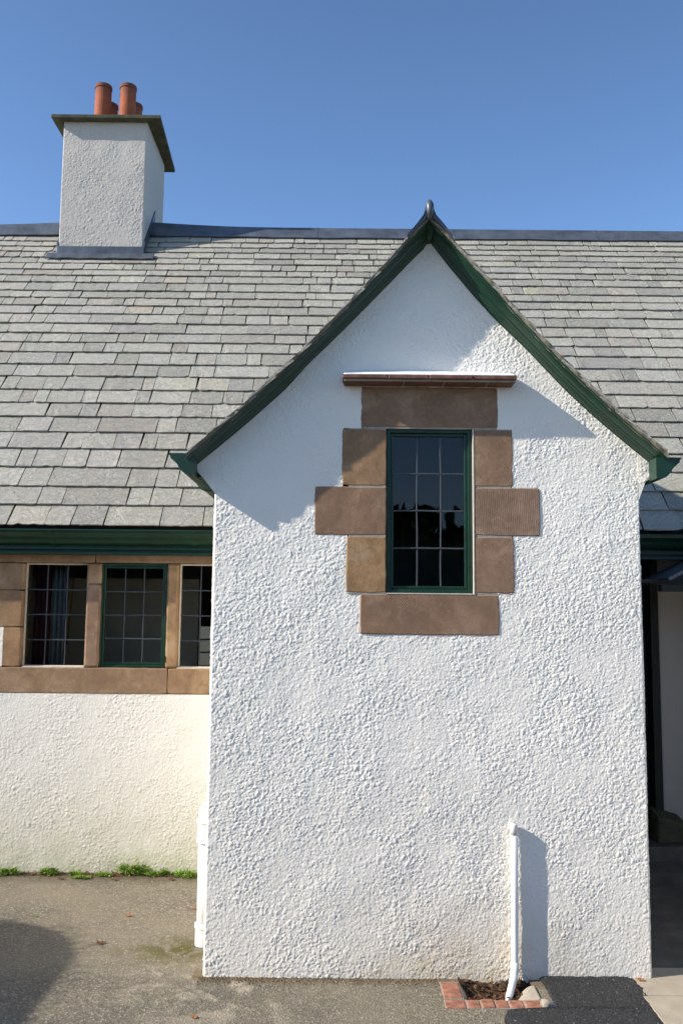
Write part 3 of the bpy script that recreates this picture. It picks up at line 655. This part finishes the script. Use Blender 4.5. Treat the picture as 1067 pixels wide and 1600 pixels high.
# --- bay roof: curved slopes, courses of slates, verge, moulded bargeboards
def zmain_y(z): return e0.y+(z-e0.z)/math.tan(PIT)
broof = MB(); rings = []
for c in (cLO[::-1], cRO[1:]):
    for x, z in c: rings.append([(x, -.105, z-.022), (x, zmain_y(z)+.25, z-.022), (x, zmain_y(z)+.25, z-.034), (x, -.105, z-.034)])
broof.sweep(rings, True); broof = broof.build('gable_roof', M_deck, house)
restb = MB(); nver = 0
for side, c in ((-1, cLO), (1, cRO)):
    c = c[::-1]; ln = np.r_[0, np.cumsum(np.hypot(*np.diff(c, axis=0).T))]; tot = ln[-1]
    s = 0.0; sl = .112
    while s < tot-.03:
        s2_ = min(s+sl+.05, tot); p0 = np.array([np.interp(s, ln, c[:, 0]), np.interp(s, ln, c[:, 1])]); p1 = np.array([np.interp(s2_, ln, c[:, 0]), np.interp(s2_, ln, c[:, 1])])
        v2 = Vector((p1[0]-p0[0], 0, p1[1]-p0[1])); L_ = v2.length; v2.normalize()
        n2 = Vector((-v2.z, 0, v2.x)); n2 = n2 if n2.z > 0 else -n2
        yend = zmain_y(p0[1])+.05; y = -.122+random.uniform(-.006, .004); first = True
        while y < yend:
            w = random.uniform(.14, .30); w = min(w, 3)
            if side > 0: O = Vector((p0[0], y, p0[1])); u2 = Vector((0, 1, 0))
            else: O = Vector((p0[0], y+w-.003, p0[1])); u2 = Vector((0, -1, 0))
            mb = MB() if first else restb
            slate_geo(mb, O-n2*.022, u2, v2, n2, w-.003, L_, .0085, .0125, tone(), 0, .003, .002)
            if first: mb.build('slate', M_slate, broof); nver += 1
            first = False; y += w
        s += sl*random.uniform(.9, 1.1)
tag(restb.build('small_slate', M_slate, broof), kind='stuff')
for side, co, ci_ in ((-1, cLO, cLI), (1, cRO, cRI)):
    # undercloak of mortar and slate under the verge
    m = MB(); rings = []
    for i_, (x, z) in enumerate(co):
        j1, j2 = .003*math.sin(i_*1.7)+random.uniform(-.002, .002), random.uniform(-.003, .003)
        rings.append([(x, -.126-j1, z-.016), (x, -.05, z-.016), (x, -.05, z-.042), (x, -.108+j2, z-.041+j2), (x, -.119-j1, z-.030)])
    m.sweep(rings, True); m.build('verge', M_verge, broof)
    # moulding lofted between the verge and the wall
    sec = [(0.0, 0.0), (.10, .0), (.13, .10), (.20, .12), (.30, .17), (.42, .28), (.50, .42), (.53, .47), (.60, .48), (.63, .56), (.70, .60), (.82, .70), (.90, .82), (.94, .90), (1.0, .91), (1.0, 1.03)]
    m = MB(); rings = []
    xs_ = co[:, 0]; sgn = -1 if side < 0 else 1
    cin = ci_ if side > 0 else ci_[::-1]
    for i_, (x, z) in enumerate(co):
        zo = z-.035; zi = float(np.interp(x, cin[:, 0], cin[:, 1])); zi = min(zi, zo-.018)
        if i_ == 0: zi = 3.16
        rings.append([(x, -.117*(1-f_o), zo+(zi-zo)*f_z) for f_z, f_o in sec]+[(x, .01, zo)])
    # stop the board at the eave
    m.sweep(rings, True); m.build('bargeboard', M_green, house)
# lead ridge of the bay with its upstanding end roll
m = MB(); zr = LO[0][1]; rings = []
hood = [(-.100, -.116), (-.055, -.060), (-.028, -.022), (-.018, .004), (-.018, .022), (-.011, .036), (0, .041), (.011, .036), (.018, .022), (.018, .004), (.028, -.022), (.060, -.060), (.110, -.122), (.106, -.134), (.056, -.074), (0, -.020), (-.052, -.074), (-.096, -.128)]
for y, sc in ((-.142, .93), (-.146, 1), (-.05, 1), (.3, .95), (1.0, .95), (zmain_y(zr)+.15, .95)):
    rings.append([(LO[0][0]+dx*sc, y, zr+.000+dz_*sc) for dx, dz_ in hood])
m.sweep(rings, True); m.build('ridge_flashing', M_lead, broof)
m = MB(); m.tube([(LO[0][0]+.001, -.150, zr-.045), (LO[0][0], -.152, zr-.005), (LO[0][0], -.150, zr+.02), (LO[0][0], -.140, zr+.042)], [.008, .016, .018, .010], 14); m.build('ridge_end', M_lead, broof, smooth=True)

# --- gutters
def gutter(pa, pb, outdir, parent, w=.105, h=.085, label=None):
    """ogee gutter between two points (inner top edge), outdir = unit vector away from the wall"""
    sec = [(0, 0), (0, -h), (.25*w, -h), (.42*w, -.90*h), (.58*w, -.70*h), (.66*w, -.52*h), (.80*w, -.36*h), (.93*w, -.24*h), (.95*w, -.10*h), (1.0*w, -.08*h), (1.0*w, 0), (.95*w, 0), (.93*w, -.08*h), (.85*w, -.25*h), (.5*w, -.7*h), (.04*w, -.9*h), (.03*w, 0)]
    o_ = Vector(outdir); m = MB(); m.sweep([[Vector(p)+o_*a_+Vector((0, 0, b_)) for a_, b_ in sec] for p in (pa, pb)], True)
    gt = m.build('gutter', M_green, parent)
    return gt, sec[:11], o_
def gbracket(gt, p, d, sec, o_, t=.012, wd=.03):
    m = MB(); n_ = len(sec); rings = []
    for k_ in (0, 1):
        q_ = Vector(p)+d*(wd*k_); rings.append([q_+o_*(a_*1.0+(.004 if a_ > 0 else 0))+Vector((0, 0, b_-.003)) for a_, b_ in sec])
    m.sweep(rings, True); m.build('gutter_joint', M_green, gt)
yg = YW-.075
for (xa, xb, jts) in ((-4.4, XL+.05, (-1.70, -.873, -2.9)), (XR-.05, 4.4, (2.9,))):
    gt, sec, o_ = gutter((xa, yg, 1.966), (xb, yg, 1.966), (0, -1, 0), house, .10, .085)
    for j in jts: gbracket(gt, (j, yg, 1.966), Vector((1, 0, 0)), sec, o_)
    m = MB(); m.box(xa, xb, yg+.001, YW-.012, 1.84, 1.962); m.box(xa, xb, yg-.03, YW-.012, 1.823, 1.8395); m.box(xa, xb, yg-.015, yg, 1.852, 1.868); m.build('fascia', M_green, house, bevel=.003)
for xa, ox in ((-.634, -1), (1.346, 1)):
    gt, sec, o_ = gutter((xa, -.10, 2.178), (xa, 1.55, 2.178), (ox, 0, 0), house, .108, .092)
    m = MB(); m.sweep([[Vector((xa, y, 2.178))+o_*a_+Vector((0, 0, b_)) for a_, b_ in sec] for y in (-.104, -.0985)], True); m.build('stop_end', M_green, gt)
    gbracket(gt, (xa, .42, 2.178), Vector((0, 1, 0)), sec, o_)
    m = MB(); xx = sorted((xa-ox*.002, xa-ox*.02)); m.box(xx[0], xx[1], .012, 1.5, 2.09, 2.165); m.build('fascia', M_green, house)

# ================================================================ CURTAINS AND THINGS INSIDE
def curtain(name, label, x0, x1, z0, z1, y, folds, mt, amp=.018):
    n_ = folds*8; m = MB(); m.sweep([[(x0+(x1-x0)*i/n_, y+amp*math.sin(i*2*math.pi/8), z0), (x0+(x1-x0)*i/n_+.003, y+amp*math.sin(i*2*math.pi/8+.4), z1)] for i in range(n_+1)])
    o = m.build(name, mt, smooth=True); sm = o.modifiers.new('thickness', 'SOLIDIFY'); sm.thickness = .003
    return tag(o, label, 'curtain')
curtain('curtain', 'crimson curtain hanging behind the leftmost leaded window', -1.89, -1.79, 1.0, 1.80, 1.66, 3, M_red)
curtain('curtain', 'pale blue and white curtain beside the crimson one', -1.785, -1.70, 1.0, 1.80, 1.68, 3, M_net)
m = MB(); m.tube([(-1.72, 1.80, 1.28), (-1.69, 1.80, 1.72)], .007, 10); tag(m.build('wooden_pole', M_wood, smooth=True), 'thin orange wooden pole standing inside the leftmost window', 'pole')

# ================================================================ PIPES
wp = thing('waste_pipe', 'thin white waste pipe running down the bay wall into the brick drain', 'pipe', (.73, -.03, 0))
m = MB(); m.tube([(.733, -.027, .625), (.733, -.027, .33), (.729, -.030, .055), (.727, -.033, .038), (.722, -.044, .022), (.674, -.150, -.045), (.670, -.158, -.052)], .0145, 20); m.build('pipe', M_white, wp, smooth=True)
m = MB(); m.tube([(.733, -.027, .585), (.733, -.027, .626), (.733, -.0268, .630)], [.0149, .0149, .0138], 20); m.tube([(.733, .02, .612), (.733, -.026, .612)], .0115, 20); m.build('elbow', M_white, wp, smooth=True)
m = MB(); m.tube([(.7295, -.0298, .080), (.7275, -.032, .040), (.722, -.044, .022), (.714, -.062, .011)], .0162, 20); m.build('elbow', M_white, wp, smooth=True)
sp = thing('soil_pipe', 'thick white soil pipe with ribbed collars beside the left corner of the bay', 'pipe', (-.606, .35, 0))
X_, Y_ = -.605, .35
m = MB(); pr_ = [(.036, -.02), (.036, .45)]; m.tube([(X_, Y_, h) for r_, h in pr_], [r_ for r_, h in pr_], 28); m.build('pipe', M_white, sp, smooth=True)
m = MB(); pr_ = [(.037, .45), (.045, .452), (.045, .470), (.041, .475), (.041, .495), (.042, .505), (.041, .515), (.041, .535), (.046, .54), (.045, .552), (.038, .56), (.036, .60), (.030, .607), (.0, .608)]
m.tube([(X_, Y_, h) for r_, h in pr_], [r_ for r_, h in pr_], 28, cap=False); m.build('collar', M_white, sp, smooth=False)
m = MB(); pr_ = [(.037, .0), (.041, .002), (.041, .075), (.045, .08), (.045, .095), (.037, .10)]
m.tube([(X_, Y_, h) for r_, h in pr_], [r_ for r_, h in pr_], 28, cap=False); m.build('collar', M_white, sp, smooth=False)
m = MB(); m.tube([(X_-.028, Y_, .60), (X_+.06, Y_, .672)], .009, 12); m.build('overflow_spout', M_white, sp, smooth=True)

# ================================================================ BRICK DRAIN SURROUND
ds = thing('drain_surround', 'low red brick kerb around the drain under the waste pipe', 'kerb', (.6, -.2, 0))
bb = [(.420, .494, -.198, -.046), (.418, .497, -.284, -.212), (.503, .553, -.281, -.212), (.559, .607, -.280, -.210), (.613, .662, -.279, -.211), (.668, .722, -.278, -.210), (.728, .788, -.277, -.209)]
for i, (a, b_, c, d) in enumerate(bb):
    m = MB(); z = .006+random.uniform(-.002, .003); m.box(a, b_, c, d, -.06, z); m.build('brick', M_brick, ds, bevel=.005)
m = MB(); m.box(.416, .790, -.282, -.2085, -.05, .002); m.box(.418, .496, -.20, -.04, -.05, .002); m.build('mortar_bed', M_mortar, ds)
m = MB(); m.add([(.715, -.203, -.05), (.80, -.203, -.05), (.80, -.06, -.05), (.715, -.06, -.05), (.718, -.203, -.008), (.800, -.203, .008), (.796, -.082, .012), (.776, -.072, .002)], [(0,3,2,1),(4,5,6,7),(0,1,5,4),(1,2,6,5),(2,3,7,6),(3,0,4,7)]); m.build('haunching', M_mortar, ds, bevel=.008)
m = MB(); m.tube([(.79, -.27, .012), (.815, -.262, .010), (.845, -.272, .004)], [.022, .016, .006], 8); m.build('mortar_smear', M_mortar, ds, smooth=True)
m = MB(); m.add([(.497, -.205, .0), (.53, -.205, -.04), (.53, .0, -.04), (.497, .0, .0), (.497, -.205, -.05), (.497, 0, -.05)], [(0, 1, 2, 3), (4, 5, 2, 1)]); m.build('haunching', M_conc, ds)

# ================================================================ MOSS, LEAVES, GRIT
m_, N_, L_2, b_2 = mat('green_moss_mixed', .8, .2); at_ = N_.new('ShaderNodeAttribute'); at_.attribute_name = 'tone'
L_2.new(ramp(N_, L_2, sep(N_, L_2, at_.outputs['Vector'])[0], [(0, (.07, .15, .02)), (.3, (.16, .29, .04)), (.6, (.25, .40, .06)), (.85, (.32, .38, .09)), (.93, (.16, .09, .04)), (1, (.12, .06, .03))]), b_2.inputs['Base Color'])
M_mossm = m_
def clump(x, y, w, d, h, n, label):
    lobes = [(random.uniform(-.7, .7)*w, random.uniform(-.4, .4)*d, random.uniform(.35, .75), random.uniform(.5, 1.25)) for _ in range(5)]; m = MB()
    for i in range(n):
        lx, ly, ls, lh = random.choice(lobes); a = random.gauss(0, .4); b_ = random.gauss(0, .4)
        if a*a+b_*b_ > 1: continue
        cx, cy = x+lx+a*w*ls, min(y+ly+b_*d*ls, 1.438); top = h*lh*(1-(a*a+b_*b_)*.8)*random.uniform(.3, 1)
        if random.random() < .04: top *= 1.6
        ang = random.uniform(0, 2*math.pi); s = random.uniform(.003, .008); ln = random.uniform(.006, .018)
        dx, dy = math.cos(ang), math.sin(ang); z = max(.002, top-ln*.3)
        m.add([(cx-dy*s*.5, cy+dx*s*.5, z), (cx+dy*s*.5, cy-dx*s*.5, z), (cx+dx*ln+dy*s*.3, cy+dy*ln-dx*s*.3, z+ln*random.uniform(.2, .9)), (cx+dx*ln*1.2, cy+dy*ln*1.2, z+ln*.6)], [(0, 1, 2, 3)], (random.random(), 0, 0))
    return tag(m.build('moss_clump', M_mossm), label, 'moss', 'green clumps along the foot of the wall')
def clump_old(x, y, w, d, h, n, label):
    v = []; f = []
    for i in range(n):
        a = random.gauss(0, .42); b_ = random.gauss(0, .42)
        if a*a+b_*b_ > 1: continue
        cx, cy = x+a*w, y+b_*d; top = h*(1-(a*a+b_*b_)*.8)*random.uniform(.35, 1)
        ang = random.uniform(0, 2*math.pi); s = random.uniform(.004, .009); ln = random.uniform(.006, .016)
        dx, dy = math.cos(ang), math.sin(ang); z = max(.002, top-ln*.3); k_ = len(v)
        v += [(cx-dy*s*.5, cy+dx*s*.5, z), (cx+dy*s*.5, cy-dx*s*.5, z), (cx+dx*ln+dy*s*.3, cy+dy*ln-dx*s*.3, z+ln*random.uniform(.2, .9)), (cx+dx*ln*1.2, cy+dy*ln*1.2, z+ln*.6)]
        f += [(k_, k_+1, k_+2, k_+3)]
    # cushion below the leaves
    k_ = len(v); m_ = 14
    for r_ in range(5):
        t_ = r_/4
        for j in range(m_):
            th = 2*math.pi*j/m_; rr = .62*math.cos(t_*1.5)*random.uniform(.8, 1.2)
            v.append((x+w*rr*math.cos(th), y+d*rr*math.sin(th), h*.62*math.sin(t_*1.5)+random.uniform(-.002, .003)))
    for r_ in range(4):
        for j in range(m_): f.append((k_+r_*m_+j, k_+r_*m_+(j+1) % m_, k_+(r_+1)*m_+(j+1) % m_, k_+(r_+1)*m_+j))
    m = MB(); m.add(v, f); return tag(m.build('moss_clump', M_moss), label, 'moss', 'green clumps along the foot of the wall')
clump(-1.90, 1.39, .085, .05, .035, 900, 'green clump at the wall foot cut by the left edge of the photo')
clump(-1.635, 1.40, .070, .045, .035, 800, 'round green clump by the wall below the leftmost window')
clump(-1.50, 1.39, .045, .035, .022, 400, 'small flat green clump below the stone mullion')
clump(-1.18, 1.405, .110, .05, .048, 1300, 'largest green clump at the wall foot, tallest in the row')
clump(-1.32, 1.38, .055, .03, .018, 450, 'thin low strip of green beside the tallest clump')
clump(-1.02, 1.40, .065, .04, .026, 600, 'green clump between the tallest one and the soil pipe')
clump(-.885, 1.385, .085, .055, .04, 900, 'green clump nearest the white soil pipe')
clump(-1.43, 1.33, .05, .03, .012, 350, 'sparse yellowish green clump standing furthest out from the wall')
def leaf(x, y, s, mt, label, z=.004, grp=True):
    a0 = random.uniform(0, 6.28); pts = []; n_ = 10
    for i in range(n_):
        th = 2*math.pi*i/n_; r_ = s*(1 if i % 2 == 0 else .55)*random.uniform(.8, 1.15)
        c_, s_ = math.cos(th+a0)*r_, math.sin(th+a0)*r_*.8; pts.append((x+c_, y+s_, z+.35*abs(c_)*random.uniform(.5, 1.2)+.2*max(0, s_)))
    m = MB(); top = [(x, y, z+.003)]+pts; bot = [(p[0], p[1], p[2]-.0012) for p in top]
    m.add(top+bot, [(0, 1+i, 1+(i+1) % n_) for i in range(n_)]+[(n_+1, n_+2+(i+1) % n_, n_+2+i) for i in range(n_)]+[(1+i, n_+2+i, n_+2+(i+1) % n_, 1+(i+1) % n_) for i in range(n_)])
    return tag(m.build('fallen_leaf', mt), label, 'leaf', 'dead leaves on the ground' if grp else None)
leaf(-1.03, .715, .020, M_leaf, 'orange brown leaf on the tarmac midway between wall foot and camera')
leaf(-1.074, .348, .026, M_leafd, 'dark crumpled leaf beside the tip of the rounded shadow')
leaf(-.529, -.383, .018, M_leaf, 'orange leaf nearest the camera, below the left corner of the bay')
leaf(-.729, .828, .016, M_leaf, 'reddish leaf beside the white soil pipe')
leaf(1.245, -.03, .020, M_leaf, 'orange leaf at the right corner of the bay', .014)
leaf(-1.484, .703, .012, M_moss, 'small green leaf above the edge of the rounded shadow')
leaf(-1.74, 1.385, .022, M_leafd, 'dark reddish leaf between the two leftmost green clumps')
leaf(-1.245, 1.30, .02, M_leafd, 'brown leaf in front of the tallest green clump')
leaf(-1.07, 1.42, .02, M_leafd, 'dark red leaf against the wall beside the tallest clump')
leaf(-.93, 1.31, .022, M_leafd, 'brown leaf in front of the clump nearest the soil pipe')
leaf(-1.55, 1.31, .02, M_leafd, 'brown leaf below the leftmost window, in front of the moss')
leaf(-1.27, 1.42, .018, M_leaf, 'small rust coloured leaf lying against the wall foot')
# litter strip along the wall foot
m = MB()
for i in range(900):
    x = random.uniform(-2.2, -.56); y = YW-.012-abs(random.gauss(0, .045)); s = random.uniform(.003, .010); a_ = random.uniform(0, 6.28); z = .003+random.random()*.010*math.exp(-((YW-y)/.05))
    c_, s_ = math.cos(a_)*s, math.sin(a_)*s; m.add([(x-c_, y-s_, z), (x+s_*.6, y-c_*.6, z+random.random()*.005), (x+c_, y+s_, z+random.random()*.004), (x-s_*.6, y+c_*.6, z)], [(0, 1, 2, 3)])
tag(m.build('leaf_litter', M_leafd), 'crumbs of dead leaf strewn along the wall foot', kind='stuff', cat='leaf litter')
m = MB()
for i in range(240):
    x = random.uniform(.50, .76); y = random.uniform(-.20, -.015); s = random.uniform(.004, .014); a_ = random.uniform(0, 6.28); z = -.035+random.random()*.02+.03*max(0, (y+.06)/.06)
    c_, s_ = math.cos(a_)*s, math.sin(a_)*s; m.add([(x-c_, y-s_, z), (x+s_*.6, y-c_*.6, z+random.random()*.008), (x+c_, y+s_, z+random.random()*.006), (x-s_*.6, y+c_*.6, z)], [(0, 1, 2, 3)])
tag(m.build('leaf_litter', M_leafd), 'rusty brown dead leaves caught in the drain', kind='stuff', cat='leaf litter')
m = MB()
for i in range(900):
    x = random.uniform(XL-.02, .42); y = -.010-abs(random.gauss(0, .03)); s = random.uniform(.002, .006); a_ = random.uniform(0, 6.28); z = .001+random.random()*.004
    c_, s_ = math.cos(a_)*s, math.sin(a_)*s; m.add([(x-c_, y-s_, 0), (x+s_*.8, y-c_*.8, 0), (x+c_, y+s_, 0), (x-s_*.8, y+c_*.8, 0), (x, y, s*1.1)], [(0, 1, 4), (1, 2, 4), (2, 3, 4), (3, 0, 4)])
tag(m.build('dirt_crumbs', simple('dirt_crumb', (.15, .115, .075), .95, .1, .5, 150)), 'dark crumbs of soil and grit along the foot of the gabled bay', kind='stuff', cat='dirt')
# loose grit
m = MB(); M_grit = simple('pale_grit', (.27, .25, .21), .9, .2, .5, 200)
for i in range(5200):
    x = random.uniform(-2.3, 1.2); y = random.uniform(-.75, 1.42)
    if x > XL-.01 and y > -.012: continue
    if x > .38 and y > -.32: continue
    if x > .6: continue
    s = random.uniform(.0012, .0032)*(1.5 if random.random() < .06 else 1); a_ = random.uniform(0, 1.5); c_, s_ = math.cos(a_)*s, math.sin(a_)*s
    m.add([(x-c_, y-s_, 0), (x+s_, y-c_, 0), (x+c_, y+s_, 0), (x-s_, y+c_, 0), (x, y, s*1.1)], [(0, 1, 4), (1, 2, 4), (2, 3, 4), (3, 0, 4)])
tag(m.build('grit', M_grit), 'loose pale grit scattered over the tarmac', kind='stuff', cat='grit')

# ================================================================ AROUND THE YARD (out of frame, seen by shadow and reflection)
def leafy(name, mt, pts, size, label, cat, kind=None):
    n_ = len(pts); P = np.array(pts); a1 = rng.normal(size=(n_, 3)); a1 /= np.linalg.norm(a1, axis=1)[:, None]; a2 = np.cross(a1, rng.normal(size=(n_, 3))); a2 /= np.linalg.norm(a2, axis=1)[:, None]
    s = size*(.6+.8*rng.random((n_, 1))); co = np.stack([P-a1*s, P-a2*s*.5, P+a1*s, P+a2*s*.5], 1).reshape(-1, 3)
    return tag(np_mesh(name, co, np.arange(n_*4).reshape(-1, 4), mt, None, False), label, cat, kind=kind)
rp_ = [(random.uniform(-30, 30), -21.5+random.uniform(-.5, .5), random.uniform(0, 4.15)) for _ in range(11000)]
leafy('hedgerow', M_hedge, rp_, .45, 'dense dark hedgerow behind the belt of trees across the lane', 'hedge', 'stuff')
# made-up hedge left of the frame, added to throw the rounded yard shadow
hx0, hx1, hy1, hz = -4.5, -3.27, .08, 1.46
pts = []
def inside(x, y, q_=.55):
    if y > hy1-q_:
        cx = (hx0+hx1)/2; a_ = abs(x-cx)-((hx1-hx0)/2-q_); b_ = y-(hy1-q_)
        if a_ > 0 and a_*a_+b_*b_ > q_*q_: return False
    return True
hb = MB(); ring = []
for i in range(13): t_ = math.pi/2*i/12; ring.append((hx1-.55+.50*math.cos(t_), hy1-.55+.50*math.sin(t_)))
ring += [(hx0+.55-.50*math.sin(math.pi/2*i/12), hy1-.55+.50*math.cos(math.pi/2*i/12)) for i in range(13)]+[(hx0+.05, -4.5), (hx1-.05, -4.5)]
hb.sweep([[(x, y, z) for x, y in ring] for z in (0.0, hz-.12)]+[[(x*.97+.03*-3.94, y*.99, hz-.04) for x, y in ring]], True)
hedge = thing('hedge', 'unseen hedge-shaped shadow caster with a rounded end, added beside the yard', 'hedge', (-3.9, -2, 0))
hb.build('shadow_hedge_core', M_hedge, hedge)
while len(pts) < 60000:
    x = random.uniform(hx0, hx1); y = random.uniform(-4.5, hy1); z = random.uniform(0, hz)
    if not inside(x, y): continue
    if inside(x, y) and hz-z > .07 and min(x-hx0, hx1-x, hy1-y) > .07 and inside(x+.07, y+.07) and inside(x-.07, y+.07): continue
    pts.append((x, y, z))
o = leafy('shadow_hedge_leaves', M_hedge, pts, .011, None, None, 'stuff'); attach(o, hedge)
# belt of trees across the lane, behind the photographer
pts = []
for i in range(26):
    cx = -26+i*2.1+random.uniform(-.6, .6); cy = -19+random.uniform(-1.5, 1.5); hgt = random.uniform(3.4, 4.1); rad = random.uniform(1.5, 2.1)
    for j in range(2600):
        u_ = Vector((random.gauss(0, 1), random.gauss(0, 1), random.gauss(0, 1))).normalized()*random.uniform(.55, 1)**.5; pts.append((cx+u_.x*rad, cy+u_.y*rad, hgt*.52+u_.z*hgt*.48))
for j in range(9000): pts.append((random.uniform(-26, 26), -20+random.uniform(-.4, .4), random.uniform(0, 3.4+.25*math.sin(j))))
leafy('tree_belt', M_hedge, pts, .16, 'belt of dark trees across the lane, reflected in the window glass', 'trees', 'stuff')
